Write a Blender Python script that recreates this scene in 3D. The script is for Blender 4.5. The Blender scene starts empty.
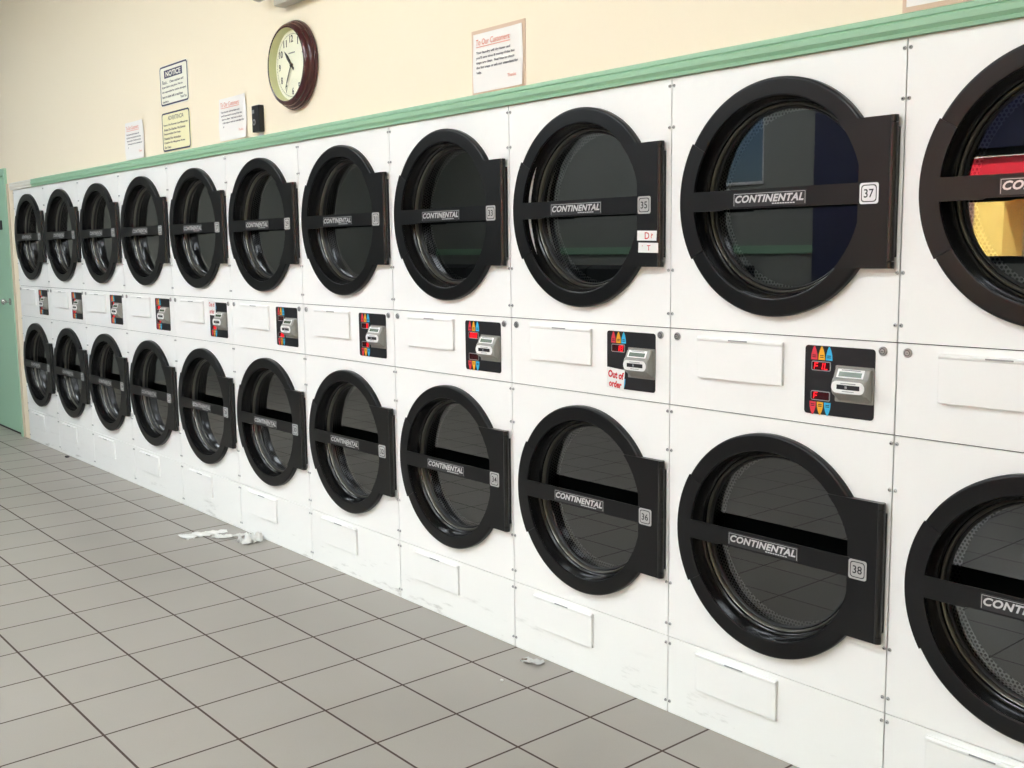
import bpy, bmesh, math, random
from mathutils import Vector, Matrix
PI = math.pi
random.seed(7)
SC = bpy.context.scene
COL = SC.collection

# ------------------------------------------------------------------ camera
F_PX, YAW, PITCH, ROLL = 1055.75, 0.868658, -0.128083, -0.012053
CAM = Vector((9.4823, -2.6075, 1.5743))
fw = Vector((-math.sin(YAW)*math.cos(PITCH), math.cos(YAW)*math.cos(PITCH), math.sin(PITCH)))
r0 = fw.cross(Vector((0, 0, 1))).normalized(); u0 = r0.cross(fw)
r2 = r0*math.cos(ROLL) + u0*math.sin(ROLL); u2 = -r0*math.sin(ROLL) + u0*math.cos(ROLL)
cd = bpy.data.cameras.new('camera'); cam = bpy.data.objects.new('camera', cd); COL.objects.link(cam)
cd.sensor_width = 36; cd.lens = F_PX/1024*36; cd.clip_start = .05
M = Matrix((r2, u2, -fw)).transposed().to_4x4(); M.translation = CAM
cam.matrix_world = M
SC.camera = cam

# ------------------------------------------------------------------ world, exposure
w = bpy.data.worlds.new('sky'); SC.world = w; w.use_nodes = True
nt = w.node_tree; nt.nodes.clear()
sky = nt.nodes.new('ShaderNodeTexSky'); sky.sky_type = 'NISHITA'; sky.sun_disc = False
sky.sun_elevation = math.radians(50); sky.sun_rotation = math.radians(20); sky.dust_density = 1
hs = nt.nodes.new('ShaderNodeHueSaturation'); hs.inputs['Saturation'].default_value = .9
bg = nt.nodes.new('ShaderNodeBackground'); bg.inputs[1].default_value = .35
wo = nt.nodes.new('ShaderNodeOutputWorld')
nt.links.new(sky.outputs[0], hs.inputs['Color']); nt.links.new(hs.outputs[0], bg.inputs[0]); nt.links.new(bg.outputs[0], wo.inputs[0])
sl = bpy.data.lights.new('sun', 'SUN'); sl.energy = 18; sl.angle = .01; sl.color = (.97, .98, 1)
sun = bpy.data.objects.new('sun', sl); COL.objects.link(sun)
sun.rotation_euler = Vector((.25, .62, 1)).to_track_quat('Z', 'Y').to_euler()   # high, from behind the building: lights the far side of the street only
vs = SC.view_settings
SC.display_settings.display_device = 'sRGB'
vs.view_transform = 'Standard'; vs.look = 'None'; vs.exposure = 1.92; vs.gamma = 1; vs.use_curve_mapping = False
FIXTURE_POWER = 10.2            # emission of the ceiling light diffusers


# ------------------------------------------------------------------ materials
def srgb(r, g, b):
    f = lambda c: ((c/255+.055)/1.055)**2.4 if c/255 > .04045 else c/255/12.92
    return (f(r), f(g), f(b), 1)
MATS = {}
def mat(name, col, rough=.5, metal=0, spec=.5, noise=None, bump=None, emit=None, coat=0):
    if name in MATS: return MATS[name]
    m = bpy.data.materials.new(name); m.use_nodes = True; n = m.node_tree
    b = n.nodes['Principled BSDF']
    b.inputs['Base Color'].default_value = col; b.inputs['Roughness'].default_value = rough
    b.inputs['Metallic'].default_value = metal; b.inputs['Specular IOR Level'].default_value = spec
    if coat: b.inputs['Coat Weight'].default_value = coat; b.inputs['Coat Roughness'].default_value = .08
    if emit:
        b.inputs['Emission Color'].default_value = emit[0]; b.inputs['Emission Strength'].default_value = emit[1]
    tc = n.nodes.new('ShaderNodeTexCoord')
    if noise:                                      # (scale, amount) subtle colour mottling
        nz = n.nodes.new('ShaderNodeTexNoise'); nz.inputs['Scale'].default_value = noise[0]; nz.inputs['Detail'].default_value = 4
        n.links.new(tc.outputs['Object'], nz.inputs['Vector'])
        mx = n.nodes.new('ShaderNodeMix'); mx.data_type = 'RGBA'
        mx.inputs['A'].default_value = tuple(c*(1-noise[1]) for c in col[:3])+(1,)
        mx.inputs['B'].default_value = tuple(min(1, c*(1+noise[1])) for c in col[:3])+(1,)
        n.links.new(nz.outputs['Fac'], mx.inputs['Factor']); n.links.new(mx.outputs['Result'], b.inputs['Base Color'])
    if bump:
        nb = n.nodes.new('ShaderNodeTexNoise'); nb.inputs['Scale'].default_value = bump[0]; nb.inputs['Detail'].default_value = 3
        n.links.new(tc.outputs['Object'], nb.inputs['Vector'])
        bp = n.nodes.new('ShaderNodeBump'); bp.inputs['Strength'].default_value = bump[1]; bp.inputs['Distance'].default_value = .002
        n.links.new(nb.outputs['Fac'], bp.inputs['Height']); n.links.new(bp.outputs['Normal'], b.inputs['Normal'])
    MATS[name] = m
    return m

def enamel(name, scuffs):
    """white painted sheet metal, with shoe scuffs and grime low down on the kick panels"""
    m = mat(name, srgb(250, 250, 247), .32, bump=(3, .05))
    n = m.node_tree; b = n.nodes['Principled BSDF']; L = n.links.new
    tc = n.nodes.new('ShaderNodeTexCoord')
    mp = n.nodes.new('ShaderNodeMapping'); mp.inputs['Scale'].default_value = (1.6, 1, 9 if scuffs else 2)
    L(tc.outputs['Object'], mp.inputs[0])
    nz = n.nodes.new('ShaderNodeTexNoise'); nz.inputs['Scale'].default_value = 2.2; nz.inputs['Detail'].default_value = 7; nz.inputs['Roughness'].default_value = .65
    info = n.nodes.new('ShaderNodeObjectInfo')
    ad = n.nodes.new('ShaderNodeVectorMath'); ad.operation = 'ADD'
    L(mp.outputs[0], ad.inputs[0]); L(info.outputs['Location'], ad.inputs[1]); L(ad.outputs[0], nz.inputs['Vector'])
    rp = n.nodes.new('ShaderNodeMapRange'); rp.inputs['From Min'].default_value = .58; rp.inputs['From Max'].default_value = .74
    rp.inputs['To Max'].default_value = .8 if scuffs else .05
    L(nz.outputs['Fac'], rp.inputs['Value'])
    fac = rp.outputs[0]
    if scuffs:
        sp = n.nodes.new('ShaderNodeSeparateXYZ'); L(tc.outputs['Object'], sp.inputs[0])
        zr = n.nodes.new('ShaderNodeMapRange'); zr.inputs['From Min'].default_value = .19; zr.inputs['From Max'].default_value = .02
        L(sp.outputs['Z'], zr.inputs['Value'])
        mu = n.nodes.new('ShaderNodeMath'); mu.operation = 'MULTIPLY'; L(fac, mu.inputs[0]); L(zr.outputs[0], mu.inputs[1]); fac = mu.outputs[0]
    mx = n.nodes.new('ShaderNodeMix'); mx.data_type = 'RGBA'
    mx.inputs['A'].default_value = srgb(250, 250, 247); mx.inputs['B'].default_value = srgb(150, 146, 138)
    L(fac, mx.inputs['Factor']); L(mx.outputs['Result'], b.inputs['Base Color'])
    return m

def tiles():
    m = mat('floor_tile', srgb(170, 166, 158), .42); n = m.node_tree; b = n.nodes['Principled BSDF']; L = n.links.new
    tc = n.nodes.new('ShaderNodeTexCoord')
    mp = n.nodes.new('ShaderNodeMapping'); mp.inputs['Location'].default_value = (-5.441, .226, 0)
    L(tc.outputs['Object'], mp.inputs[0])
    br = n.nodes.new('ShaderNodeTexBrick'); br.offset = 0; br.squash = 1
    br.inputs['Scale'].default_value = 1; br.inputs['Brick Width'].default_value = .3227; br.inputs['Row Height'].default_value = .3215
    br.inputs['Mortar Size'].default_value = .0042; br.inputs['Mortar Smooth'].default_value = .1; br.inputs['Bias'].default_value = 0
    br.inputs['Color1'].default_value = srgb(157, 151, 142); br.inputs['Color2'].default_value = srgb(161, 155, 146); br.inputs['Mortar'].default_value = srgb(70, 54, 46)
    L(mp.outputs[0], br.inputs['Vector'])
    nz = n.nodes.new('ShaderNodeTexNoise'); nz.inputs['Scale'].default_value = 260; nz.inputs['Detail'].default_value = 2
    L(tc.outputs['Object'], nz.inputs['Vector'])
    n2 = n.nodes.new('ShaderNodeTexNoise'); n2.inputs['Scale'].default_value = 1.7; n2.inputs['Detail'].default_value = 5
    L(tc.outputs['Object'], n2.inputs['Vector'])
    ad = n.nodes.new('ShaderNodeMath'); ad.operation = 'ADD'; L(nz.outputs['Fac'], ad.inputs[0]); L(n2.outputs['Fac'], ad.inputs[1])
    rg = n.nodes.new('ShaderNodeMapRange'); rg.inputs['From Min'].default_value = .6; rg.inputs['From Max'].default_value = 1.4
    rg.inputs['To Min'].default_value = .93; rg.inputs['To Max'].default_value = 1.07; L(ad.outputs[0], rg.inputs['Value'])
    mu = n.nodes.new('ShaderNodeVectorMath'); mu.operation = 'SCALE'; L(br.outputs['Color'], mu.inputs[0]); L(rg.outputs[0], mu.inputs['Scale'])
    L(mu.outputs[0], b.inputs['Base Color'])
    rr = n.nodes.new('ShaderNodeMapRange'); rr.inputs['To Min'].default_value = .4; rr.inputs['To Max'].default_value = .85
    L(br.outputs['Fac'], rr.inputs['Value']); L(rr.outputs[0], b.inputs['Roughness'])
    bp = n.nodes.new('ShaderNodeBump'); bp.inputs['Strength'].default_value = .4; bp.inputs['Distance'].default_value = .002; bp.invert = True
    L(br.outputs['Fac'], bp.inputs['Height']); L(bp.outputs['Normal'], b.inputs['Normal'])
    return m

def pane(name, tint, ior=1.5, boost=1.0):
    """thin glass: fresnel mirror over a tinted see-through sheet"""
    m = bpy.data.materials.new(name); m.use_nodes = True; n = m.node_tree; n.nodes.clear(); L = n.links.new
    o = n.nodes.new('ShaderNodeOutputMaterial'); t = n.nodes.new('ShaderNodeBsdfTransparent'); t.inputs[0].default_value = tint
    g = n.nodes.new('ShaderNodeBsdfGlossy'); g.inputs['Roughness'].default_value = 0.0; g.inputs['Color'].default_value = (1, 1, 1, 1)
    f = n.nodes.new('ShaderNodeFresnel'); f.inputs[0].default_value = ior
    mu = n.nodes.new('ShaderNodeMath'); mu.operation = 'MULTIPLY'; mu.inputs[1].default_value = boost; mu.use_clamp = True
    x = n.nodes.new('ShaderNodeMixShader')
    L(f.outputs[0], mu.inputs[0]); L(mu.outputs[0], x.inputs[0]); L(t.outputs[0], x.inputs[1]); L(g.outputs[0], x.inputs[2]); L(x.outputs[0], o.inputs[0])
    return m

def perforated(name):
    """drum steel punched with a hexagonal pattern of round holes, laid on in cylinder coordinates by the UV map (metres)"""
    m = mat(name, srgb(165, 165, 162), .35, metal=.7); n = m.node_tree; b = n.nodes['Principled BSDF']; L = n.links.new
    uv = n.nodes.new('ShaderNodeUVMap'); uv.uv_map = 'UVMap'
    def cell(off):
        a = n.nodes.new('ShaderNodeVectorMath'); a.operation = 'DIVIDE'; a.inputs[1].default_value = (.0118, .0204, 1); L(uv.outputs[0], a.inputs[0])
        s = n.nodes.new('ShaderNodeVectorMath'); s.operation = 'ADD'; s.inputs[1].default_value = (off, off, 0); L(a.outputs[0], s.inputs[0])
        fr = n.nodes.new('ShaderNodeVectorMath'); fr.operation = 'FRACTION'; L(s.outputs[0], fr.inputs[0])
        c = n.nodes.new('ShaderNodeVectorMath'); c.operation = 'SUBTRACT'; c.inputs[1].default_value = (.5, .5, 0); L(fr.outputs[0], c.inputs[0])
        k = n.nodes.new('ShaderNodeVectorMath'); k.operation = 'MULTIPLY'; k.inputs[1].default_value = (.0118, .0204, 0); L(c.outputs[0], k.inputs[0])
        l = n.nodes.new('ShaderNodeVectorMath'); l.operation = 'LENGTH'; L(k.outputs[0], l.inputs[0])
        return l.outputs['Value']
    mn = n.nodes.new('ShaderNodeMath'); mn.operation = 'MINIMUM'; L(cell(0), mn.inputs[0]); L(cell(.5), mn.inputs[1])
    lt = n.nodes.new('ShaderNodeMath'); lt.operation = 'LESS_THAN'; lt.inputs[1].default_value = .0038; L(mn.outputs[0], lt.inputs[0])
    mx = n.nodes.new('ShaderNodeMix'); mx.data_type = 'RGBA'; mx.inputs['A'].default_value = srgb(165, 165, 162); mx.inputs['B'].default_value = (.002, .002, .002, 1)
    L(lt.outputs[0], mx.inputs['Factor']); L(mx.outputs['Result'], b.inputs['Base Color'])
    return m

WHITE = enamel('white_enamel', False); KICK = enamel('scuffed_white_enamel', True)
BODY = mat('dark_gap_steel', srgb(40, 34, 36), .7)
BLACK = mat('black_door_enamel', srgb(14, 14, 15), .28, spec=.3, bump=(180, .04))
GLOSSBLACK = mat('glossy_black_funnel', srgb(12, 12, 13), .2)
PLATE = mat('black_cover_plate', srgb(16, 16, 17), .32, spec=.32, bump=(180, .04))
RIM = mat('dull_steel_rim', srgb(120, 118, 110), .3, metal=.9)
GASKET = mat('black_rubber_gasket', srgb(20, 20, 20), .45)
GLASS = pane('dryer_door_glass', (.28, .31, .30, 1), 1.5, 2.4)
DRUM = perforated('perforated_drum_steel')
DRUMBACK = mat('drum_back_steel', srgb(40, 42, 42), .5)
KNOB = mat('polished_knob', srgb(225, 225, 222), .22, metal=.85)
PINM = mat('hinge_pin_black', srgb(20, 20, 20), .25, spec=.6)
STEEL = mat('screw_steel', srgb(185, 185, 185), .3, metal=.9)
DARKST = mat('dark_slot', srgb(28, 28, 28), .5)
GRAYPL = mat('grey_reader_plastic', srgb(148, 147, 140), .38)
PANELBK = mat('charcoal_panel_face', srgb(29, 29, 32), .42, spec=.35)
LCD = mat('lcd_green_grey', srgb(92, 106, 88), .25)
OFFWH = mat('white_print', srgb(238, 238, 235), .5)
GREYPR = mat('grey_print', srgb(150, 150, 152), .45)
INK = mat('black_print', srgb(22, 22, 26), .5)
RED = mat('red_print', srgb(222, 52, 70), .45); ORA = mat('orange_print', srgb(244, 176, 32), .45); CYA = mat('cyan_print', srgb(50, 178, 226), .45)
LEDOFF = mat('led_window', srgb(58, 6, 12), .2)
LEDON = mat('led_lit_segment', srgb(120, 0, 5), .4, emit=(srgb(255, 14, 30), .75))
BADGE = mat('badge_dark_grey', srgb(44, 44, 46), .35)
SILVER = mat('badge_silver', srgb(212, 212, 212), .3, metal=.35)
STICKG = mat('grey_sticker', srgb(176, 176, 174), .4); STICKW = mat('white_sticker', srgb(242, 240, 240), .4)
WALL = mat('cream_wall_paint', srgb(249, 236, 211), .75, noise=(1.3, .012), bump=(60, .15))
GREEN = mat('green_trim_paint', srgb(158, 200, 168), .45)
DOORG = mat('green_door_paint', srgb(164, 204, 176), .5, noise=(2, .03))
CREAMTR = mat('cream_corner_paint', srgb(214, 200, 176), .6)
PAPER = mat('white_paper', srgb(246, 243, 238), .8); CREAMP = mat('yellowish_sign_board', srgb(246, 240, 196), .5); SIGNW = mat('white_sign_board', srgb(248, 246, 230), .5)
NAVY = mat('navy_print', srgb(46, 46, 84), .5); REDINK = mat('orange_red_ink', srgb(232, 126, 96), .7); INKS = mat('blue_black_ink', srgb(48, 44, 64), .7)
REDMARK = mat('red_marker', srgb(205, 40, 46), .6)
BACKING = mat('beige_frame_backing', srgb(225, 196, 170), .6)
MAHOG = mat('dark_red_wood', srgb(70, 22, 26), .22, noise=(6, .2), coat=.4)
DIAL = mat('clock_dial', srgb(250, 248, 226), .6); DIALEDGE = mat('clock_inner_rim', srgb(208, 208, 160), .5)
TILE = tiles()

# ------------------------------------------------------------------ mesh building
class MB:
    def __init__(s): s.v = []; s.f = []; s.mi = []; s.mats = []; s.uv = {}
    def m(s, mt):
        if mt not in s.mats: s.mats.append(mt)
        return s.mats.index(mt)
    def add(s, vs_, fs, mt):
        o = len(s.v); i = s.m(mt); s.v += [tuple(v) for v in vs_]
        for f in fs: s.f.append([a+o for a in f]); s.mi.append(i)
    def box(s, x0, x1, y0, y1, z0, z1, mt, bev=0):
        if bev > 0:
            bm = bmesh.new(); bmesh.ops.create_cube(bm, size=1)
            for v in bm.verts: v.co = Vector(((x0+x1)/2+v.co.x*(x1-x0), (y0+y1)/2+v.co.y*(y1-y0), (z0+z1)/2+v.co.z*(z1-z0)))
            bmesh.ops.bevel(bm, geom=bm.edges[:], offset=bev, segments=2, affect='EDGES', profile=.5)
            s.bm(bm, mt); return
        s.add([(x0,y0,z0),(x1,y0,z0),(x1,y1,z0),(x0,y1,z0),(x0,y0,z1),(x1,y0,z1),(x1,y1,z1),(x0,y1,z1)],
              [(0,3,2,1),(4,5,6,7),(0,1,5,4),(1,2,6,5),(2,3,7,6),(3,0,4,7)], mt)
    def bm(s, bm, mt):
        bm.verts.ensure_lookup_table(); bm.verts.index_update()
        s.add([v.co[:] for v in bm.verts], [[v.index for v in f.verts] for f in bm.faces], mt); bm.free()
    def poly(s, pts, y0, y1, mt, side=None):
        """outline in (x, z), extruded from y0 (front) back to y1"""
        a = sum(pts[i][0]*pts[(i+1) % len(pts)][1]-pts[(i+1) % len(pts)][0]*pts[i][1] for i in range(len(pts)))
        if a < 0: pts = pts[::-1]
        n = len(pts)
        s.add([(x, y0, z) for x, z in pts], [list(range(n))], mt)
        if y1 > y0:
            s.add([(x, y0, z) for x, z in pts]+[(x, y1, z) for x, z in pts], [(i, i+n, (i+1) % n+n, (i+1) % n) for i in range(n)], side or mt)
            s.add([(x, y1, z) for x, z in pts], [list(range(n))[::-1]], side or mt)
    def prof(s, pts, x0, x1, mt):
        """outline in (y, z), extruded along x"""
        a = sum(pts[i][0]*pts[(i+1) % len(pts)][1]-pts[(i+1) % len(pts)][0]*pts[i][1] for i in range(len(pts)))
        if a < 0: pts = pts[::-1]
        n = len(pts)
        s.add([(x1, y, z) for y, z in pts], [list(range(n))], mt)
        s.add([(x0, y, z) for y, z in pts], [list(range(n))[::-1]], mt)
        s.add([(x0, y, z) for y, z in pts]+[(x1, y, z) for y, z in pts], [(i, (i+1) % n, (i+1) % n+n, i+n) for i in range(n)], mt)
    def lathe(s, prof, cx, cz, mt, seg=96, a0=0, a1=2*PI, close=True):
        """profile [(r, y)] turned about the y axis through (cx, cz)"""
        full = abs(a1-a0-2*PI) < 1e-6; ns = seg if full else seg+1
        V = []
        for i in range(ns):
            a = a0+(a1-a0)*i/seg; c, sn = math.cos(a), math.sin(a)
            V += [(cx+r*c, y, cz+r*sn) for r, y in prof]
        n = len(prof); Fc = []
        for i in range(seg):
            j = (i+1) % ns
            for k in range(n-1): Fc.append((i*n+k, j*n+k, j*n+k+1, i*n+k+1))
        s.add(V, Fc, mt)
    def disc(s, cx, cz, r, y, mt, seg=32, rx=None):
        rx = rx or r
        s.add([(cx+rx*math.cos(2*PI*i/seg), y, cz+r*math.sin(2*PI*i/seg)) for i in range(seg)], [list(range(seg))], mt)
    def sphere(s, c, r, mt, sc=(1,1,1), seg=16):
        bm = bmesh.new(); bmesh.ops.create_uvsphere(bm, u_segments=seg, v_segments=seg//2, radius=r)
        for v in bm.verts: v.co = Vector((c[0]+v.co.x*sc[0], c[1]+v.co.y*sc[1], c[2]+v.co.z*sc[2]))
        s.bm(bm, mt)
    def text(s, string, x, z, w_, h, y, mt, shear=0, bold=0, align='L', rot=0, space=1, line=1):
        """lettering facing -y; scaled to width w_ (or natural when None) and height h of its bounding box"""
        cu = bpy.data.curves.new('t', 'FONT'); cu.body = string; cu.size = 1; cu.shear = shear; cu.offset = bold; cu.resolution_u = 3
        cu.space_character = space; cu.space_line = line
        o = bpy.data.objects.new('t', cu); COL.objects.link(o)
        dg = bpy.context.evaluated_depsgraph_get(); me = bpy.data.meshes.new_from_object(o.evaluated_get(dg))
        P = [v.co.copy() for v in me.vertices]
        if P:
            x0, x1 = min(p.x for p in P), max(p.x for p in P); y0, y1 = min(p.y for p in P), max(p.y for p in P)
            sy = h/(y1-y0); sx = w_/(x1-x0) if w_ else sy
            ox = {'L': 0, 'C': -(x1-x0)*sx/2, 'R': -(x1-x0)*sx}[align]
            V = []
            for p in P:
                a, b_ = (p.x-x0)*sx+ox, (p.y-y0)*sy
                V.append((x+a*math.cos(rot)-b_*math.sin(rot), y, z+a*math.sin(rot)+b_*math.cos(rot)))
            Fc = []
            for f in me.polygons:
                vv = list(f.vertices)
                Fc.append(vv if f.normal.z > 0 else vv[::-1])
            s.add(V, Fc, mt)
        bpy.data.objects.remove(o); bpy.data.curves.remove(cu); bpy.data.meshes.remove(me)
    def build(s, name, parent=None, smooth=30, loc=None):
        me = bpy.data.meshes.new(name); me.from_pydata(s.v, [], s.f)
        for x in s.mats: me.materials.append(x)
        for p, i in zip(me.polygons, s.mi): p.material_index = i
        if smooth:
            me.shade_smooth(); me.set_sharp_from_angle(angle=math.radians(smooth))
        me.validate(); me.update()
        o = bpy.data.objects.new(name, me); COL.objects.link(o)
        if parent: o.parent = parent
        if loc: o.location = loc
        return o
def empty(name, loc, label=None, cat=None, group=None):
    o = bpy.data.objects.new(name, None); COL.objects.link(o); o.location = loc; o.empty_display_size = .1
    tag(o, label, cat, group); return o
def tag(o, label=None, cat=None, group=None, kind=None):
    for k, v in (('label', label), ('category', cat), ('group', group), ('kind', kind)):
        if v: o[k] = v
    return o
def rrect(x0, x1, z0, z1, r, n=4):
    P = []
    for cx, cz, a in ((x1-r, z0+r, -90), (x1-r, z1-r, 0), (x0+r, z1-r, 90), (x0+r, z0+r, 180)):
        for i in range(n+1):
            t = math.radians(a+90*i/n); P.append((cx+r*math.cos(t), cz+r*math.sin(t)))
    return P

# ------------------------------------------------------------------ room shell
X0, X1, Y0, HC = -3.2, 12.5, -6.0, 3.8
SW0, SW1 = 4.35, 8.2          # storefront opening in the opposite wall
def struct(mb, name, **k): return tag(mb.build(name, smooth=0, **k), kind='structure')
b = MB(); b.box(X0-.2, X1+.2, Y0-.2, 1.4, -.1, 0, TILE); struct(b, 'floor')
CEIL = mat('ceiling_panels', srgb(226, 222, 212), .8, bump=(90, .3))
b = MB(); b.box(X0-.2, X1+.2, Y0-.2, 1.4, HC, HC+.1, CEIL); struct(b, 'ceiling')
b = MB()                                             # wall holding the dryers: above them, left of them (around the green door), right of them
b.box(-.1, 8.8, 0, .12, 2.102, HC, WALL)
b.box(8.8, X1, 0, .12, 0, HC, WALL)
b.box(-.150, -.1, 0, .12, 0, HC, WALL); b.box(-.1, -.004, 0, .12, 0, 2.102, WALL)
b.box(-1.06, -.150, 0, .12, 2.29, HC, WALL); b.box(X0, -1.06, 0, .12, 0, HC, WALL)
struct(b, 'wall_back')
DARKWALL = mat('grey_green_paint', srgb(150, 152, 146), .7, noise=(1, .03))
b = MB(); b.box(X0-.12, X0, Y0, 1.2, 0, HC, DARKWALL); struct(b, 'wall_left')
b = MB(); b.box(X1, X1+.12, Y0, 1.2, 0, HC, WALL); struct(b, 'wall_right')
b = MB()
b.box(X0, SW0-.7, Y0-.12, Y0, 0, 2.17, DARKWALL); b.box(X0, SW0-.7, Y0-.12, Y0, 2.86, HC, DARKWALL); b.box(X0, 1.7, Y0-.12, Y0, 2.17, 2.86, DARKWALL); b.box(3.05, SW0-.7, Y0-.12, Y0, 2.17, 2.86, DARKWALL); b.box(SW0, SW1, Y0-.12, Y0, 2.95, HC, WALL)
b.box(SW1, X1, Y0-.12, Y0, 0, HC, WALL)
struct(b, 'wall_front')
NAVYP = mat('navy_painted_pier', srgb(58, 60, 92), .5)
b = MB(); b.box(SW0-.7, SW0, Y0-.16, Y0+.04, 0, 2.95, NAVYP); b.box(SW0-.7, SW0, Y0-.12, Y0, 2.95, HC, WALL); b.box(SW0, SW1, Y0-.13, Y0+.03, 2.34, 2.95, NAVYP)
struct(b, 'trim_3')
b = MB(); b.box(X0, SW0-.7, Y0, Y0+.02, 1.49, 1.57, GREEN); struct(b, 'trim_4')
# storefront window: aluminium frame, mullions, glass
ALU = mat('dark_aluminium', srgb(52, 52, 54), .4, metal=.6)
PANEG = pane('storefront_glass', (.92, .95, .94, 1), 1.45)
b = MB(); b.box(SW0, SW1, Y0-.12, Y0, 0, 1.40, DARKWALL); b.box(SW0, SW1, Y0-.1, Y0-.03, 1.40, 1.46, ALU); b.box(SW0, SW1, Y0-.1, Y0-.04, 2.28, 2.34, ALU)
nM = 3
for i in range(nM+1):
    x = SW0+(SW1-SW0-.05)*i/nM; b.box(x, x+.05, Y0-.1, Y0-.03, 1.46, 2.28, ALU)
wfr = struct(b, 'window_1')
b = MB(); b.box(SW0, SW1, Y0-.075, Y0-.069, 1.46, 2.28, PANEG); b.build('window_pane', wfr, 0)
b = MB(); b.box(1.7, 3.05, Y0-.05, Y0+.02, 2.17, 2.20, OFFWH); b.box(1.7, 3.05, Y0-.05, Y0, 2.84, 2.86, OFFWH); b.box(1.7, 1.73, Y0-.05, Y0, 2.2, 2.84, OFFWH); b.box(3.035, 3.05, Y0-.05, Y0, 2.2, 2.84, OFFWH)
w2 = struct(b, 'window_2'); b = MB(); b.box(1.73, 3.035, Y0-.03, Y0-.024, 2.2, 2.84, pane('tinted_glass', (.22, .25, .28, 1), 1.4)); b.build('window_pane', w2, 0)
b = MB(); b.box(X0-.2, X1+.2, 1.4, 1.5, -.1, HC+.1, WALL); struct(b, 'wall_sun_block')  # unseen wall added to keep the sun out of the space behind the dryers
# trim above the dryers: stepped green moulding
def mould(x0, x1, mt):
    b = MB(); b.prof([(0, 2.102), (-.014, 2.102), (-.016, 2.110), (-.011, 2.112), (-.020, 2.122), (-.022, 2.137), (-.014, 2.143), (-.018, 2.146), (-.018, 2.156), (-.013, 2.160), (0, 2.160)], x0, x1, mt)
    return b
struct(mould(.56, 8.86, GREEN), 'trim_1')
struct(mould(-.03, .56, mat('bare_white_trim', srgb(236, 232, 222), .6)), 'trim_2')
# beige corner strip beside the first dryer
b = MB(); b.box(-.150, -.118, -.012, 0, 0, 2.16, CREAMTR, .002); struct(b, 'trim_5')
# green door in its frame
b = MB(); b.box(-.20, -.150, -.02, .10, 0, 2.29, DOORG, .003); b.box(-1.06, -1.0, -.02, .10, 0, 2.29, DOORG, .003); b.box(-1.0, -.20, -.02, .10, 2.235, 2.29, DOORG, .003)
dr = tag(b.build('door_1', smooth=0), kind='structure')
b = MB(); b.box(-.995, -.205, .015, .055, .012, 2.23, DOORG, .002); b.build('door_slab', dr, 0)
b = MB(); b.lathe([(0.001, -.062), (.018, -.060), (.027, -.050), (.028, -.040), (.018, -.028), (.011, -.020), (.011, .003), (.030, .005), (.031, .012), (.028, .015)], -.345, 1.165, KNOB, 24); b.build('door_knob', dr)
b = MB(); b.poly(rrect(-.58, -.442, 1.785, 1.865, .006), .008, .015, INK); b.build('door_plate', dr, 0)
b = MB(); b.box(-1.0, -.2, .01, .1, 0, .012, BODY); b.build('threshold', dr, 0)  # dark strip standing in for the shaded gap under the slab

# ------------------------------------------------------------------ dryers
W = .8; NC = 11
CX, RU, RO, RI = .404, 1.708, .3415, .2905
ZC = (1.708, .670)
HOLE = .297
def plate_hole(x0, x1, z0, z1, cx, cz, r, y0, y1, mt):
    """sheet with a round hole, bevel-free, thickness y0..y1"""
    b = MB(); seg = 96; C_, R_ = [], []
    corners = [math.atan2(z-cz, x-cx) for x, z in ((x1, z1), (x0, z1), (x0, z0), (x1, z0))]
    ang = sorted(set([round(2*PI*i/seg-PI, 5) for i in range(seg)]+[round(a, 5) for a in corners]))
    for a in ang:
        c, s_ = math.cos(a), math.sin(a); C_.append((cx+r*c, cz+r*s_))
        t = min(((x1 if c > 0 else x0)-cx)/c if abs(c) > 1e-9 else 1e9, ((z1 if s_ > 0 else z0)-cz)/s_ if abs(s_) > 1e-9 else 1e9)
        R_.append((cx+t*c, cz+t*s_))
    n = len(ang)
    V = [(x, y0, z) for x, z in C_]+[(x, y0, z) for x, z in R_]+[(x, y1, z) for x, z in R_]+[(x, y1, z) for x, z in C_]
    Fc = []
    for i in range(n):
        j = (i+1) % n
        Fc += [(i, i+n, j+n, j), (i+n, i+2*n, j+2*n, j+n), (i+2*n, i+3*n, j+3*n, j+2*n), (i+3*n, i, j, j+3*n)]
    b.add(V, Fc, mt); return b
G = .0020                       # half of the dark gap between panels
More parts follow.
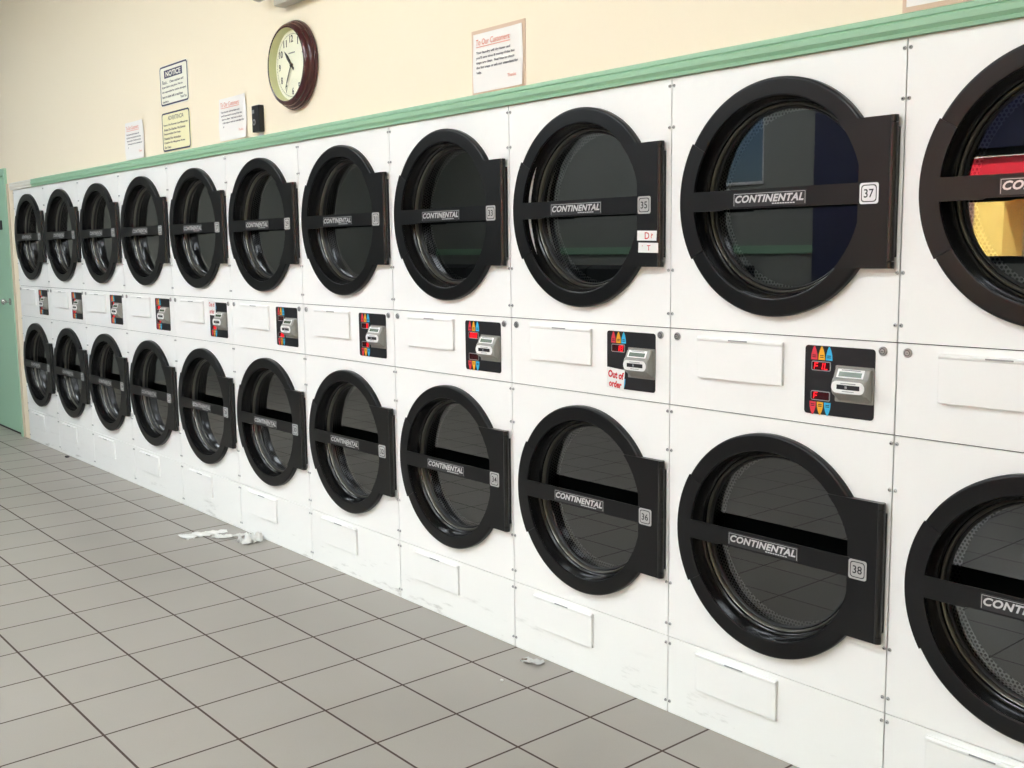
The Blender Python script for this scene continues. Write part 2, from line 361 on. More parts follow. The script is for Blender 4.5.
def door(parent, zc):
    b = MB()
    b.lathe([(.302, .004), (RO, .0), (RO+.002, -.001), (RO+.002, -.017), (RO+.001, -.0205), (RO-.0015, -.023), (RO-.005, -.0240), (RO-.007, -.0240), (.296, -.0240), (.294, -.0240), (.2915, -.0230), (RI, -.0205), (RI, -.018)], CX, zc, BLACK, 160)
    b.lathe([(RI, -.018), (.2885, .0), (.286, .022), (.283, .027), (.279, .030), (.277, .052)], CX, zc, GLOSSBLACK, 128)
    b.lathe([(.302, .004), (.300, .04), (.300, .075), (.277, .075), (.277, .052)], CX, zc, BODY, 64)
    d = b.build('door', parent, 45)
    b = MB(); b.lathe([(.277, .036), (.2725, .032), (.2700, .034), (.268, .040), (.268, .052)], CX, zc, RIM, 128)
    b.lathe([(.268, .047), (.264, .043), (.260, .046), (.259, .055)], CX, zc, GASKET, 96)
    b.build('glass_gasket', d, 60)
    b = MB(); b.disc(CX, zc, .268, .050, GLASS, 96); b.build('door_glass', d, 0)
    # cover plate: left ring sector, bar across, right hinge plate
    b = MB(); yf, yb = -.0265, -.0225
    aL0, aL1 = math.radians(149), math.radians(210.5); hb = .030; ro = RO+.0032
    P = []
    ta = math.asin(hb/RI)
    for i in range(21): a = aL0+(aL1-aL0)*i/20; P.append((CX+ro*math.cos(a), zc+ro*math.sin(a)))
    for i in range(8): a = aL1+(PI+ta-aL1)*i/7; P.append((CX+RI*math.cos(a), zc+RI*math.sin(a)))
    P += [(CX-.178, zc-hb), (CX-.172, zc-hb+.004)]
    P.append((CX+math.sqrt(RI**2-(hb-.004)**2), zc-hb+.004))
    tr = math.asin(.2/RI)
    a_ = -math.asin((hb-.004)/RI)
    for i in range(1, 13): a = a_+(-tr-a_)*i/12; P.append((CX+RI*math.cos(a), zc+RI*math.sin(a)))
    P += [(.682, zc-.2), (.775, zc-.2), (.775, zc+.2), (.682, zc+.2)]
    for i in range(12): a = tr+(ta-tr)*i/11; P.append((CX+RI*math.cos(a), zc+RI*math.sin(a)))
    for i in range(8): a = PI-ta+(aL0-PI+ta)*i/7; P.append((CX+RI*math.cos(a), zc+RI*math.sin(a)))
    b.poly(P, yf, yb, PLATE)
    b.box(.682, .775, yb, .0, zc-.198, zc+.198, PLATE)
    b.build('cover_plate', d, 0)
    b = MB()
    for za, zb in ((-.2, -.182), (-.180, .180), (.182, .2)):
        r = .0115; cy = -.0160
        n = 16; ring = [(.7785+r*math.cos(2*PI*i/n), cy+r*math.sin(2*PI*i/n)) for i in range(n)]
        V = [(x, y, zc+za) for x, y in ring]+[(x, y, zc+zb) for x, y in ring]
        b.add(V, [(i, (i+1) % n, (i+1) % n+n, i+n) for i in range(n)]+[list(range(n))[::-1], list(range(n, 2*n))], PINM)
    b.box(.768, .788, -.012, 0, zc-.17, zc+.17, PLATE)
    b.build('hinge_pin', d, 40)
    # brand plate
    b = MB(); x0, x1, z0, z1 = .268, .523, zc-.0205, zc+.0205
    b.poly(rrect(x0, x1, z0, z1, .002), -.0280, -.0264, BADGE)
    for q in ((x0+.003, x1-.003, z1-.0042, z1-.003), (x0+.003, x0+.0042, z0+.003, z1-.003), (x1-.0042, x1-.003, z0+.003, z1-.003)):
        b.add([(q[0], -.02825, q[2]), (q[1], -.02825, q[2]), (q[1], -.02825, q[3]), (q[0], -.02825, q[3])], [(0, 1, 2, 3)], SILVER)
    b.text('CONTINENTAL', x0+.008, zc-.0095, x1-x0-.016, .0225, -.0284, SILVER, shear=.28, bold=.036, space=1.08)
    for i in range(9): b.add([(x0+.140+i*.0088, -.0284, z0+.0045), (x0+.147+i*.0088, -.0284, z0+.0045), (x0+.147+i*.0088, -.0284, z0+.0078), (x0+.140+i*.0088, -.0284, z0+.0078)], [(0, 1, 2, 3)], SILVER)
    b.build('brand_plate', d, 0)
    return d
def number_sticker(parent, zc, num, white):
    bgm = STICKW if white else STICKG
    b = MB(); x0, x1, z0, z1 = .690, .746, zc-.028, zc+.028
    b.poly(rrect(x0, x1, z0, z1, .007), -.0276, -.0264, bgm)
    b.poly(rrect(x0+.005, x1-.005, z0+.005, z1-.005, .009), -.0278, -.0278, INK)
    b.poly(rrect(x0+.0075, x1-.0075, z0+.0075, z1-.0075, .008), -.0280, -.0280, bgm)
    b.text(str(num), (x0+x1)/2, zc-.0115, .029, .023, -.0283, INK, align='C', bold=.01)
    return b.build('number_sticker', parent, 0)
SEG = {'a': ((0, 1), (1, 1)), 'b': ((1, 1), (1, .5)), 'c': ((1, .5), (1, 0)), 'd': ((0, 0), (1, 0)), 'e': ((0, .5), (0, 0)), 'f': ((0, 1), (0, .5)), 'g': ((0, .5), (1, .5))}
CH = {'F': 'aefg', 'I': 'bc', 'L': 'def', '8': 'abcdefg', '1': 'bc', '0': 'abcdef', '5': 'acdfg', ' ': '', '7': 'abc', '3': 'abcdg'}
def led(parent, zc, s):
    b = MB(); x0, x1, z0, z1 = .537, .600, zc-.0138, zc+.0138
    b.poly(rrect(x0, x1, z0, z1, .005), -.0032, -.002, GREYPR)
    b.poly(rrect(x0+.0025, x1-.0025, z0+.0025, z1-.0025, .003), -.0034, -.0034, LEDOFF)
    for i, c in enumerate(s[:3]):
        ox, oz, w_, h = x0+.0095+i*.0165, zc-.0085, .0095, .017
        for k in CH[c]:
            (xa, za), (xb, zb) = SEG[k]; t = .0013
            pa = Vector((ox+w_*xa+za*.0025, oz+h*za)); pb = Vector((ox+w_*xb+zb*.0025, oz+h*zb))
            dd = (pb-pa).normalized(); nn = Vector((-dd.y, dd.x))*t; pa -= dd*t*.6; pb += dd*t*.6
            q = [pa-nn, pb-nn, pb+nn, pa+nn]
            b.poly([(p.x, p.y) for p in q], -.0036, -.0036, LEDON)
    return b.build('led_display', parent, 0)
def make_dryer():
    t = empty('stacked_dryer', (0, 0, 0))
    b = MB()                                           # cabinet body: sides, top, back behind the gaps
    for q in ((.0004, .012, .012, .9, 0, 2.1), (W-.012, W-.0004, .012, .9, 0, 2.1), (.0004, W-.0004, .012, .9, 2.09, 2.1), (.0004, W-.0004, .888, .9, 0, 2.1),
              (.012, W-.012, .012, .03, 1.03, 1.34), (.012, W-.012, .012, .03, 0, .30)):
        b.box(*q, BODY)
    b.build('cabinet', t, 0)
    for z0, z1, i in ((1.312, 2.1, 0), (.2705, 1.0570, 1)):
        plate_hole(G, W-G, z0, z1, CX, ZC[i], HOLE, 0, .010, WHITE).build('front_panel', t, 30)
        dr_ = door(t, ZC[i])
        dm = MB(); n = 72; L_ = .070; r = .30; V = []; Fc = []; uvs = []
        V += [(CX+r*math.cos(2*PI*k/n), y, ZC[i]+r*math.sin(2*PI*k/n)) for k in range(n) for y in (.078, .078+L_)]
        Fc += [(2*k, (2*k+2) % (2*n), (2*k+3) % (2*n), 2*k+1) for k in range(n)]
        uvs += [((k+a)*2*PI*r/n, y) for k in range(n) for a, y in ((0, 0), (1, 0), (1, L_), (0, L_))]
        c0 = len(V); V += [(CX+rr*math.cos(2*PI*k/n), .078+L_+dy, ZC[i]+rr*math.sin(2*PI*k/n)) for rr, dy in ((r, 0), (.250, 0), (.259, -.036)) for k in range(n)]
        fa = [(c0+k, c0+(k+1) % n, c0+n+(k+1) % n, c0+n+k) for k in range(n)]; Fc += fa
        fb = [(c0+n+k, c0+n+(k+1) % n, c0+2*n+(k+1) % n, c0+2*n+k) for k in range(n)]+[tuple(c0+2*n+k for k in range(n))]
        dm.add(V, Fc, DRUM); dm.add([], [], DRUMBACK)
        for f in fb: dm.f.append(list(f)); dm.mi.append(1)
        uvs += [(V[q][0], V[q][2]) for f in fa+fb for q in f]; o = dm.build('drum', t, 30)
        ul = o.data.uv_layers.new(name='UVMap')
        for li, q in enumerate(uvs): ul.data[li].uv = q
    b = MB(); b.box(G, W-G, 0, .010, 1.0602, 1.3088, WHITE, .0012); b.build('control_band', t, 0)
    b = MB(); b.box(G, W-G, 0, .010, .001, .2673, KICK, .0012); b.build('kick_panel', t, 0)
    for x0, x1, z0, z1 in ((.122, .441, 1.161, 1.286), (.128, .443, .123, .247)):
        b = MB(); b.box(x0, x1, -.011, 0, z0, z1, WHITE, .0022)
        b.prof([(-.010, z1-.010), (-.0145, z1-.004), (-.0145, z1+.001), (-.009, z1+.004), (0, z1+.004), (0, z1-.010)], x0, x1, WHITE)
        b.box((x0+x1)/2-.035, (x0+x1)/2+.035, -.0155, -.014, z1-.0035, z1+.0005, GREYPR)
        b.build('access_flap', t, 0)
    # screws
    def screw(x, z, y=0, r=.0052, name='screw'):
        b = MB(); b.lathe([(r*1.05, y), (r, y-.0015), (r*.7, y-.0035), (r*.42, y-.0042)], x, z, STEEL, 14)
        b.disc(x, z, r*.42, y-.0042 if name == 'screw' else y-.0045, DARKST, 6)
        b.build(name, t, 50)
    for z in (2.076, 1.948, 1.497, 1.357, 1.036, .907, .456, .314, .245, .041):
        for x in (.0085, W-.0085): screw(x, z)
    for x in (.031, W-.041):
        b = MB(); b.lathe([(.0125, 0), (.0125, -.003), (.0105, -.005), (.008, -.005), (.0065, -.003), (.0065, -.0055), (.004, -.006), (.001, -.006)], x, 1.285, STEEL, 24)
        b.lathe([(.0082, -.0052), (.0062, -.0052), (.0060, -.0030)], x, 1.285, DARKST, 24); b.box(x-.0035, x+.0035, -.0064, -.006, 1.2843, 1.2857, DARKST); b.build('lock', t, 40)
    # control panel
    b = MB(); b.poly(rrect(.515, .737, 1.0905, 1.288, .010), -.0022, 0, PANELBK)
    for i, mt in enumerate((RED, ORA, CYA)):
        for up in (1, -1):
            cx = (.5455 if up > 0 else .5435)+i*.0242; hw = .0108; P = []
            base, tip = (1.2475, 1.286) if up > 0 else (1.1265, 1.089)
            P = [(cx-hw, base), (cx-hw*.9, base+(tip-base)*.42), (cx-hw*.55, base+(tip-base)*.75), (cx-.0015, tip), (cx+.0015, tip), (cx+hw*.55, base+(tip-base)*.75), (cx+hw*.9, base+(tip-base)*.42), (cx+hw, base)]
            b.poly(P, -.0026, -.0022, mt)
            for q in range(2):
                zz = base+(tip-base)*(.2+.13*q); b.add([(cx-.006, -.0028, zz-.0012), (cx+.006, -.0028, zz-.0012), (cx+.006, -.0028, zz+.0012), (cx-.006, -.0028, zz+.0012)], [(0, 1, 2, 3)], INK)
    cp = b.build('control_panel', t, 0)
    b = MB(); b.poly(rrect(.617, .737, 1.1340, 1.2365, .003), -.005, -.002, GRAYPL)
    x0, x1 = .625, .732
    pr = [(-.002, 1.2330), (-.012, 1.2330), (-.018, 1.2305), (-.0290, 1.2060), (-.0345, 1.2020), (-.0375, 1.196), (-.0375, 1.166), (-.034, 1.1585), (-.026, 1.153), (-.012, 1.1440), (-.007, 1.138), (-.002, 1.137)]
    b.prof(pr, x0+.006, x1-.006, GRAYPL)
    cz_, cy_ = sum(z for y, z in pr)/len(pr), -.016                                # tapered cheeks
    for xa, xb in ((x0+.006, x0), (x1-.006, x1)):
        sm = [((y-cy_)*.86+cy_ if y < -.01 else y, (z-cz_)*.93+cz_) for y, z in pr]; n = len(pr)
        V = [(xa, y, z) for y, z in pr]+[(xb, y, z) for y, z in sm]
        b.add(V, [((i+1) % n, i, i+n, (i+1) % n+n) if xb > xa else (i, (i+1) % n, (i+1) % n+n, i+n) for i in range(n)]+[list(range(n, 2*n)) if xb < xa else list(range(n, 2*n))[::-1]], GRAYPL)
    def slab(xa, xb, ta, tb, lift, mt):                # quad on the sloped face between (y,z)=(-.018,1.2305) and (-.029,1.206)
        A = Vector((-.018, 1.2305)); B = Vector((-.029, 1.206)); nrm = Vector((-.9, .4))*lift
        p = A+(B-A)*ta+nrm; q = A+(B-A)*tb+nrm
        b.add([(xa, q.x, q.y), (xb, q.x, q.y), (xb, p.x, p.y), (xa, p.x, p.y)], [(0, 1, 2, 3)], mt)
    slab(x0+.010, x1-.014, .04, .98, .0006, OFFWH); slab(x0+.016, x1-.020, .34, .86, .0010, LCD)
    slab(x0+.022, x1-.026, .10, .22, .0010, GREYPR)
    b.poly(rrect(x0+.001, x1-.004, 1.1640, 1.1975, .0160, 6), -.0384, -.037, OFFWH)
    b.poly(rrect(x0+.018, x1-.018, 1.1745, 1.1875, .001), -.0388, -.0388, INK)
    b.add([(x0+.03, -.0388, 1.1905), (x1-.03, -.0388, 1.1905), (x1-.03, -.0388, 1.1930), (x0+.03, -.0388, 1.1930)], [(0, 1, 2, 3)], GREYPR)
    b.add([(x0+.035, -.0388, 1.1685), (x1-.035, -.0388, 1.1685), (x1-.035, -.0388, 1.1705), (x0+.035, -.0388, 1.1705)], [(0, 1, 2, 3)], GREYPR)
    b.box((x0+x1)/2-.010, (x0+x1)/2-.003, -.0392, -.0385, 1.1775, 1.1845, GREYPR)
    b.build('card_reader', cp, 25)
    return t
def copy_tree(o, parent=None):
    c = o.copy(); COL.objects.link(c); c.parent = parent
    for ch in [q for q in o.children]: copy_tree(ch, c)
    return c
proto = make_dryer()
LEDS = [('  8', '  8'), ('  8', '8 8'), ('  8', ' 88'), (' 88', '  8'), ('', ' 88'), ('', ' 88'), ('  8', '  8'), ('888', ''), (' 18', ''), ('FIL', 'F  '), ('FIL', 'F  ')]
LAB = ['white double dryer column at the far end, nearest the green door',
       'white double dryer column, second from the green door',
       'white double dryer column, third from the green door',
       'white double dryer column under the paper left of the blue-bordered signs, fourth from the green door',
       'white double dryer column, fifth from the green door, note on its card panel',
       'white double dryer column below and left of the clock, sixth from the green door',
       'white double dryer column just right of the clock, seventh from the green door',
       'white double dryer column with doors 33 and 34',
       'white double dryer column with doors 35 and 36 and an out of order note',
       'white double dryer column with doors 37 and 38 and a card reader',
       'white double dryer column at the near right end, cut off by the frame']
LAB[3] = 'white double dryer column, fourth from the green door'
units = [proto]+[copy_tree(proto) for k in range(NC-1)]
for k, u in enumerate(units):
    u.location = (k*W, 0, 0)
    tag(u, LAB[k], 'clothes dryer', 'stacked dryers along the wall')
    ds = sorted([c for c in u.children if c.name.startswith('door')], key=lambda c: -c.data.vertices[0].co.z)
    if k == 8: ds[0].location.x = -.010
    for j, d in enumerate(ds): number_sticker(d, ZC[j], 19+2*k+j, k == 9 and j == 0)
    cp = [c for c in u.children if c.name.startswith('control_panel')][0]
    led(cp, 1.230, LEDS[k][0]); led(cp, 1.1445, LEDS[k][1])

# notes and stickers on the dryers
b = MB()
def note(pts, y, bgm): b.poly(pts, y-.0006, y, bgm)
x = 8*W
note([(x+.517, 1.163), (x+.602, 1.156), (x+.596, 1.084), (x+.516, 1.092)], -.0042, OFFWH)
b.text('Out of', x+.522, 1.128, .074, .026, -.0051, REDMARK, bold=.045, rot=-.09)
b.text('order', x+.526, 1.096, .060, .024, -.0051, REDMARK, bold=.045, rot=-.09)
tag(b.build('out_of_order_note', smooth=0), 'white note lettered Out of order in red, between doors 35 and 36', 'note', 'handwritten notes on the card panels')
b = MB(); x = 4*W
note([(x+.507, 1.298), (x+.600, 1.296), (x+.598, 1.212), (x+.509, 1.214)], -.0042, OFFWH)
b.text('Out of', x+.516, 1.262, .072, .025, -.0051, REDMARK, bold=.02)
b.text('order', x+.522, 1.222, .062, .026, -.0051, REDMARK, bold=.02)
tag(b.build('out_of_order_note', smooth=0), 'small red and white note on the fifth dryer column from the green door', 'note', 'handwritten notes on the card panels')
x = 8*W
b = MB(); note([(x+.679, 1.626), (x+.764, 1.624), (x+.762, 1.592), (x+.678, 1.594)], -.0270, OFFWH); b.text('D', x+.712, 1.598, .020, .022, -.0279, REDMARK, bold=.01); b.text('?', x+.738, 1.601, .009, .014, -.0279, REDMARK)
tag(b.build('paper_sticker', smooth=0), 'upper of two white stickers with red handwriting below door number 35', 'sticker', 'stickers under number 35')
b = MB(); note([(x+.684, 1.587), (x+.770, 1.585), (x+.770, 1.553), (x+.683, 1.555)], -.0270, OFFWH); b.text('T', x+.722, 1.561, .015, .017, -.0279, REDMARK, bold=.005); b.text('.', x+.700, 1.575, .003, .003, -.0279, REDMARK)
tag(b.build('paper_sticker', smooth=0), 'lower of two white stickers with red handwriting below door number 35', 'sticker', 'stickers under number 35')

# ------------------------------------------------------------------ things on the wall above
def lines(b, L_, x0, x1, z0, dz, h, y, mt, alt=None):
    for i, t_ in enumerate(L_):
        if t_: b.text(t_, x0, z0-i*dz, (x1-x0)*min(1, len(t_)/max(len(q) for q in L_)*1.0), h, y, alt if alt and i % 2 else mt, bold=.025)
def paper(x0, x1, z0, z1, name, label, title, body, close, group, curl=.006, back=None):
    b = MB()
    if back: b.poly([(x0-.012, z0-.012), (x1+.012, z0-.012), (x1+.012, z1+.014), (x0-.012, z1+.014)], -.003, 0, back)
    yb = -.0045; n = 10; V = []
    for i in range(n+1):
        for j in range(n+1):
            u, v = i/n, j/n
            c = curl*((abs(2*u-1)**3)*(.5+.5*math.sin(5*v+u*2)))
            V.append((x0+(x1-x0)*u, yb-c, z0+(z1-z0)*v))
    Fc = [(i*(n+1)+j, (i+1)*(n+1)+j, (i+1)*(n+1)+j+1, i*(n+1)+j+1) for i in range(n) for j in range(n)]
    b.add(V, Fc, PAPER)
    b.add([(vx, vy+.0008, vz) for vx, vy, vz in V], [f[::-1] for f in Fc], PAPER)
    wd, ht = x1-x0, z1-z0; y = yb-.0016
    tx = x0+.07*wd
    if title:
        b.text(title, tx, z0+.80*ht, .70*wd, .10*ht, y-.0015, REDINK, shear=.15)
        b.add([(tx, y-.0015, z0+.765*ht), (tx+.70*wd, y-.0015, z0+.765*ht), (tx+.70*wd, y-.0015, z0+.775*ht), (tx, y-.0015, z0+.775*ht)], [(0, 1, 2, 3)], REDINK)
    lines(b, body, tx, x0+.92*wd, z0+.64*ht, .085*ht, .055*ht, y-.0015, INKS)
    b.text(close, x0+.88*wd, z0+.17*ht, .17*wd, .055*ht, y-.0015, REDINK, align='R')
    return tag(b.build(name, smooth=60), label, 'paper notice', group)
BODYT = ['Your laundry will dry faster and', "you'll save time & money if the lint", 'traps are clean.  Feel free to check', 'the lint traps or ask our attendant for', 'help.']
g_ = 'printed papers taped above the dryers'
paper(7*W+.600, 7*W+.888, 2.168, 2.385, 'paper_notice', 'large paper headed To Our Customers in red, above dryer door 35', 'To Our Customers:', BODYT, 'Thanks', g_, .005, BACKING)
paper(4*W+.768, 4*W+1.085, 2.170, 2.392, 'paper_notice', 'white paper with an orange heading, between the blue-bordered signs and the clock', 'To Our Customers:', BODYT, 'Thanks', g_, .008)
paper(3*W+.185, 3*W+.488, 2.164, 2.396, 'paper_notice', 'small greyish paper with an orange heading, leftmost on the wall', 'To Our Customers:', BODYT, 'Thanks', g_, .008)
paper(10*W-.005, 10*W+.30, 2.176, 2.41, 'paper_notice', 'white paper at the top right corner above the nearest dryer', None, [], 'Thanks', g_, .002, BACKING)
def board(x0, x1, z0, z1, bgm, name, label):
    b = MB(); b.poly(rrect(x0, x1, z0, z1, .022), -.003, 0, bgm)
    b.poly(rrect(x0+.004, x1-.004, z0+.004, z1-.004, .020), -.0034, -.0034, NAVY)
    b.poly(rrect(x0+.013, x1-.013, z0+.013, z1-.013, .015), -.0038, -.0038, bgm)
    return b
x0, x1, z0, z1 = 3*W+.777, 3*W+1.180, 2.434, 2.668
b = board(x0, x1, z0, z1, SIGNW, '', '')
b.poly([(x0+.07, z1-.075), (x1-.075, z1-.075), (x1-.075, z1-.030), (x0+.07, z1-.030)], -.0042, -.0042, NAVY)
b.text('NOTICE', (x0+x1)/2-.002, z1-.068, .215, .031, -.0046, SIGNW, align='C', bold=.03)
b.text('Please...', x0+.03, z1-.108, .085, .022, -.0042, INKS, shear=.4)
b.text('Clean washers and', x0+.145, z1-.106, .195, .014, -.0042, INKS, bold=.02)
lines(b, ['dryers before using them. We are', 'not responsible for articles damaged,', 'lost or stolen left in machines.'], x0+.03, x1-.03, z1-.134, .027, .015, -.0042, INKS)
b.text('washers.', x0+.03, z1-.215, .09, .014, -.0042, INKS, bold=.02); b.text('Thank You', x1-.03, z1-.208, .085, .014, -.0042, INKS, align='R', bold=.02)
tag(b.build('notice_sign', smooth=0), 'white sign with blue border headed NOTICE, upper of the two bordered signs', 'sign', 'blue-bordered signs')
x0, x1, z0, z1 = 3*W+.773, 3*W+1.178, 2.168, 2.400
b = board(x0, x1, z0, z1, CREAMP, '', '')
b.text('ADVERTENCIA', (x0+x1)/2+.005, z1-.050, .225, .024, -.0042, INKS, align='C')
lines(b, ['Favor De Revisar Las Maquinas', 'Antes De Usarlas. No Somos', 'Responsables De Ropa', 'Danada Por Articulos', 'Dejados En Maquinas Antes', 'De Usar.'], x0+.03, x1-.03, z1-.084, .0255, .014, -.0042, INKS)
tag(b.build('warning_sign', smooth=0), 'yellowish sign with blue border headed ADVERTENCIA, lower of the two bordered signs', 'sign', 'blue-bordered signs')
# small black box between the paper and the clock
b = MB(); bx0, bx1 = 4*W+1.192, 4*W+1.272
b.box(bx0, bx1, -.030, 0, 2.178, 2.312, mat('black_plastic', srgb(20, 20, 22), .3), .004)
b.lathe([(.016, -.0305), (.014, -.033), (.010, -.033), (.009, -.031)], (bx0+bx1)/2-.014, 2.228, GREYPR, 20)
b.box(bx0+.008, bx0+.03, -.0312, -.030, 2.272, 2.290, GREYPR)
b.box(bx0+.03, bx1-.01, -.006, 0, 2.160, 2.178, OFFWH)
tag(b.build('alarm_box', smooth=0), 'small upright black plastic box on the wall just left of the clock', 'box')
# wall clock
ck = empty('wall_clock', (4.826, 0, 2.457), 'round wall clock with a dark red wooden case above the dryers', 'clock')
b = MB(); b.lathe([(.200, 0), (.208, -.004), (.210, -.012), (.207, -.020), (.202, -.022), (.203, -.026), (.201, -.034), (.195, -.040), (.192, -.041), (.193, -.046), (.190, -.054), (.183, -.061), (.176, -.064), (.169, -.062)], 0, 0, MAHOG, 96)
b.build('clock_case', ck, 35)
b = MB(); b.lathe([(.169, -.062), (.167, -.055), (.165, -.040), (.162, -.024)], 0, 0, DIALEDGE, 96); b.build('inner_rim', ck, 40)
b = MB(); b.disc(0, 0, .163, -.026, DIAL, 64)
b.lathe([(.1455, -.0264), (.1440, -.0264)], 0, 0, INK, 96)
for i in range(12):
    a = PI/2-2*PI*(i+1)/12; s_ = str(i+1)
    b.text(s_, .122*math.cos(a), .122*math.sin(a)-.0155, .017*len(s_) if s_ != '1' else .008, .034, -.0264, INK, align='C', bold=.03)
for i in range(60):
    a = 2*PI*i/60; c, sn = math.cos(a), math.sin(a); t_ = .0009
    b.add([(c*.1455-sn*t_, -.0266, sn*.1455+c*t_), (c*.1455+sn*t_, -.0266, sn*.1455-c*t_), (c*.150+sn*t_, -.0266, sn*.150-c*t_), (c*.150-sn*t_, -.0266, sn*.150+c*t_)][::-1], [(0, 1, 2, 3)], INK)
for q in range(7): b.add([(-.030+q*.009, -.0264, .055), (-.024+q*.009, -.0264, .055), (-.024+q*.009, -.0264, .061), (-.030+q*.009, -.0264, .061)], [(0, 1, 2, 3)], INKS)
b.build('clock_dial', ck, 0)
def hand(deg, L_, tail, w_, y, name):
    a = math.radians(90-deg); d = Vector((math.cos(a), math.sin(a))); n = Vector((-d.y, d.x))
    P = [d*-tail-n*w_, d*L_*.55-n*w_*1.5, d*L_, d*L_*.55+n*w_*1.5, d*-tail+n*w_]
    b = MB(); b.poly([(p.x, p.y) for p in P], y-.001, y, INK); b.build(name, ck, 0)
hand(318, .098, .030, .0062, -.030, 'hour_hand'); hand(211, .128, .0, .0034, -.033, 'minute_hand')
b = MB(); b.lathe([(.008, -.026), (.008, -.036), (.001, -.037)], 0, 0, INK, 20); b.build('hand_hub', ck, 40)
b = MB(); b.disc(0, 0, .168, -.0575, pane('clock_glass', (.99, .99, .99, 1), 1.2), 64); b.build('clock_glass', ck, 0)
# emergency light above the clock
el = empty('emergency_light', (4.755, 0, 2.738), 'pale grey emergency light unit above the clock, cut by the picture edge', 'emergency light')
GREYBOX = mat('pale_grey_housing', srgb(196, 192, 180), .5)
b = MB(); b.box(-.02, .34, -.068, 0, 0, .16, GREYBOX, .012); b.build('housing', el, 30)
b = MB(); b.lathe([(.001, -.12), (.045, -.115), (.058, -.10), (.060, -.08), (.045, -.05), (.02, -.035), (.001, -.032)], -.125, .098, GREYBOX, 24); b.box(-.13, -.01, -.05, -.03, .105, .13, GREYBOX); b.build('lamp_head', el, 40)

# ------------------------------------------------------------------ litter on the floor
TISSUE = mat('white_dryer_sheet', srgb(228, 227, 222), .85, bump=(30, .6))
def cloth(name, label, path, widths, amp, seed, h0=.004):
    rnd = random.Random(seed); n, m_ = 40, 12; V = []
    ph = [rnd.uniform(0, 6) for _ in range(6)]
    for i in range(n+1):
        t_ = i/n*(len(path)-1); k = min(int(t_), len(path)-2); f = t_-k
        p = Vector(path[k]).lerp(Vector(path[k+1]), f); d = (Vector(path[k+1])-Vector(path[k])).normalized(); nn = Vector((-d.y, d.x))
        wd = widths[k]*(1-f)+widths[k+1]*f
        for j in range(m_+1):
            s_ = j/m_*2-1
            q = p+nn*s_*wd*(1+.14*math.sin(i*.9+ph[0])+.08*math.sin(i*2.1+ph[1]))
            z = h0+amp*(.5+.5*math.sin(j*1.9+i*.35+ph[2]))*(.5+.5*math.sin(i*.55+ph[3]+j*.4))*(1-.5*s_*s_)
            V.append((q.x+rnd.uniform(-.002, .002), q.y+rnd.uniform(-.002, .002), z+rnd.uniform(0, amp*.12)))
    b = MB(); Fc = [(i*(m_+1)+j, (i+1)*(m_+1)+j, (i+1)*(m_+1)+j+1, i*(m_+1)+j+1) for i in range(n) for j in range(m_+1-1)]
    b.add(V, Fc, TISSUE); b.add([(a, c, d-.0022) for a, c, d in V], [f[::-1] for f in Fc], TISSUE)
    return tag(b.build(name, smooth=60), label, 'dryer sheet', 'white tissue scraps below the dryers')
gr = 'white tissue scraps below the dryers'
cloth('dryer_sheet', 'long flattened white tissue strip, farthest from the dryers', [(3.945, -.33), (3.945, -.25), (3.965, -.16), (3.985, -.085)], [.056, .046, .046, .022], .010, 1)
cloth('dryer_sheet', 'thin twisted white tissue strip between the flat and the crumpled one', [(4.035, -.190), (4.085, -.150), (4.113, -.090), (4.128, -.03)], [.034, .028, .016, .016], .012, 2)
cloth('dryer_sheet', 'crumpled white tissue bunched on the floor against the dryer base', [(4.225, -.125), (4.262, -.095), (4.268, -.055), (4.262, -.018)], [.030, .058, .046, .030], .046, 9)
FILM = mat('clear_film_scrap', srgb(206, 206, 202), .25)
b = MB(); V = []
for i in range(9):
    for j in range(4):
        V.append((6.530+.085*i/8+.004*math.sin(j*2), -.086+.045*j/3-.010*math.sin(i*.8)+.010*i/8, .002+.010*abs(math.sin(i*1.7+j*1.3))))
b.add(V, [(i*4+j, (i+1)*4+j, (i+1)*4+j+1, i*4+j+1) for i in range(8) for j in range(3)], FILM)
b.box(6.529, 6.545, -.080, -.060, .001, .010, mat('brown_scrap', srgb(120, 104, 88), .6), .002)
tag(b.build('wrapper_scrap', smooth=30), 'small crumpled clear wrapper on a tile below the dryer with doors 35 and 36', 'litter')
b = MB(); b.sphere((6.625, -.256, .004), .008, OFFWH, (1, .8, .5), 8)
tag(b.build('paper_scrap', smooth=60), 'tiny white paper scrap on the tile, nearer the camera than the wrapper', 'litter')
b = MB(); b.sphere((1.07, -.035, .006), .022, DARKST, (1.4, .8, .35), 10)
tag(b.build('lint_scrap', smooth=60), 'small dark scrap at the foot of the second dryer from the green door', 'litter')

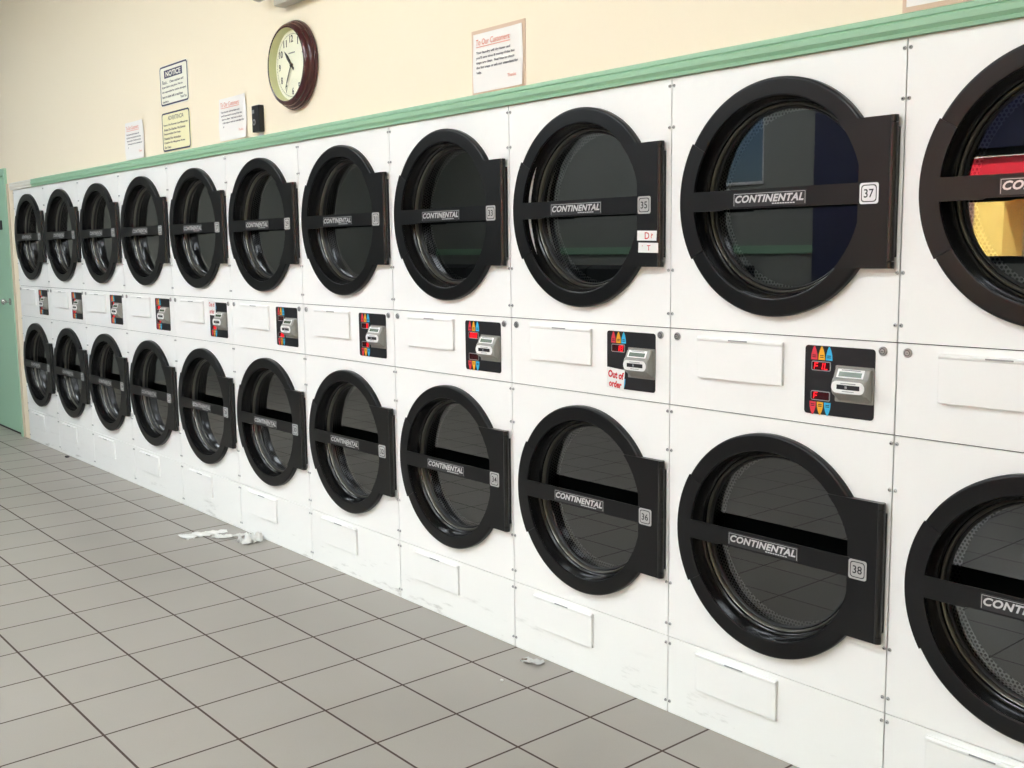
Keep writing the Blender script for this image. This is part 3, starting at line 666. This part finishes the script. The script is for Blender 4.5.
# ------------------------------------------------------------------ the room behind the camera: ceiling lights, washers, street
DIFF = mat('lit_diffuser', (1, 1, 1, 1), .5, emit=((.86, .93, 1.0, 1), FIXTURE_POWER))
def fixture(x, y, first):
    t = empty('ceiling_light', (x, y, HC), first, 'ceiling light', 'fluorescent ceiling lights')
    b = MB(); b.box(-.65, .65, -.17, .17, -.06, 0, OFFWH, .004); b.build('light_housing', t, 0)
    b = MB(); b.box(-.63, .63, -.15, .15, -.085, -.060, DIFF); b.build('diffuser', t, 0)
f0 = 'long fluorescent fixture on the ceiling out of the picture'
for x in (.5, 3.0, 5.5, 8.0):
    for y in (-2.5, -4.8): fixture(x, y, f0)
WSH = mat('washer_grey', srgb(120, 122, 122), .45); WPAN = mat('washer_panel_dark', srgb(46, 48, 50), .4)
def washer():
    t = empty('front_load_washer', (0, 0, 0))
    b = MB(); b.box(-.34, .34, -.62, 0, .06, 1.12, WSH, .006); b.box(-.33, .33, -.60, 0, 0, .06, DARKST); b.build('cabinet', t, 0)
    b = MB(); b.prof([(.0, 1.12), (0, 1.34), (-.10, 1.38), (-.18, 1.38), (-.18, 1.12)][::-1], -.335, .335, WPAN); b.build('control_console', t, 0)
    def turned(prof, name, mt):
        m = MB(); m.lathe(prof, 0, .62, mt, 48)
        m.v = [(-x, -y, z) for x, y, z in m.v]; m.build(name, t, 40)
    turned([(.24, 0), (.245, -.02), (.22, -.04), (.18, -.035), (.17, -.01)], 'door', STEEL)
    turned([(.17, -.012), (.09, -.03), (.001, -.034)], 'door_window', GLOSSBLACK)
    return t
wp = washer()
for i in range(9):
    o = wp if i == 0 else copy_tree(wp)
    o.location = (-2.6+.70*i, Y0+.68, 0)
    tag(o, 'dark front-loading washer across the aisle, seen only as a reflection in the dryer doors', 'washing machine', 'washers across the aisle')
for i, (px, pw, ph, c) in enumerate(((-.5, .22, .30, (92, 96, 96)), (.0, .26, .34, (98, 104, 100)), (.62, .28, .34, (84, 110, 150)), (2.0, .3, .4, (120, 120, 112)))):
    pass
# street outside the storefront
ROAD = mat('street_asphalt', srgb(120, 118, 115), .85, noise=(4, .05)); PAVE = mat('sidewalk_concrete', srgb(186, 182, 172), .85, noise=(5, .04))
b = MB(); b.box(-20, 40, -40, Y0-.2, -.12, -.02, PAVE); tag(b.build('street_ground', smooth=0), kind='structure')
YEL = mat('yellow_stucco', srgb(232, 190, 96), .8); FASC = mat('red_fascia', srgb(200, 24, 40), .5); WST = mat('white_stucco', srgb(236, 232, 222), .8)
sh = empty('street_building', (14.25, -11, 0), 'white building with yellow pillars and red fascia, reflected in the nearest door', 'building')
b = MB(); b.box(-12, 12, -4, 0, 0, 4.2, WST); b.build('facade', sh, 0)
b = MB(); b.box(-12, 12, 0, .8, 2.15, 2.60, FASC); b.build('fascia', sh, 0)
b = MB(); b.box(-12, 12, -.05, .85, 2.60, 2.70, WST); b.build('cornice', sh, 0)
for i in range(11):
    b = MB(); b.box(-11.17+i*2.2, -10.80+i*2.2, .2, .75, 0, 2.15, YEL, .01); b.build('pillar', sh, 0)
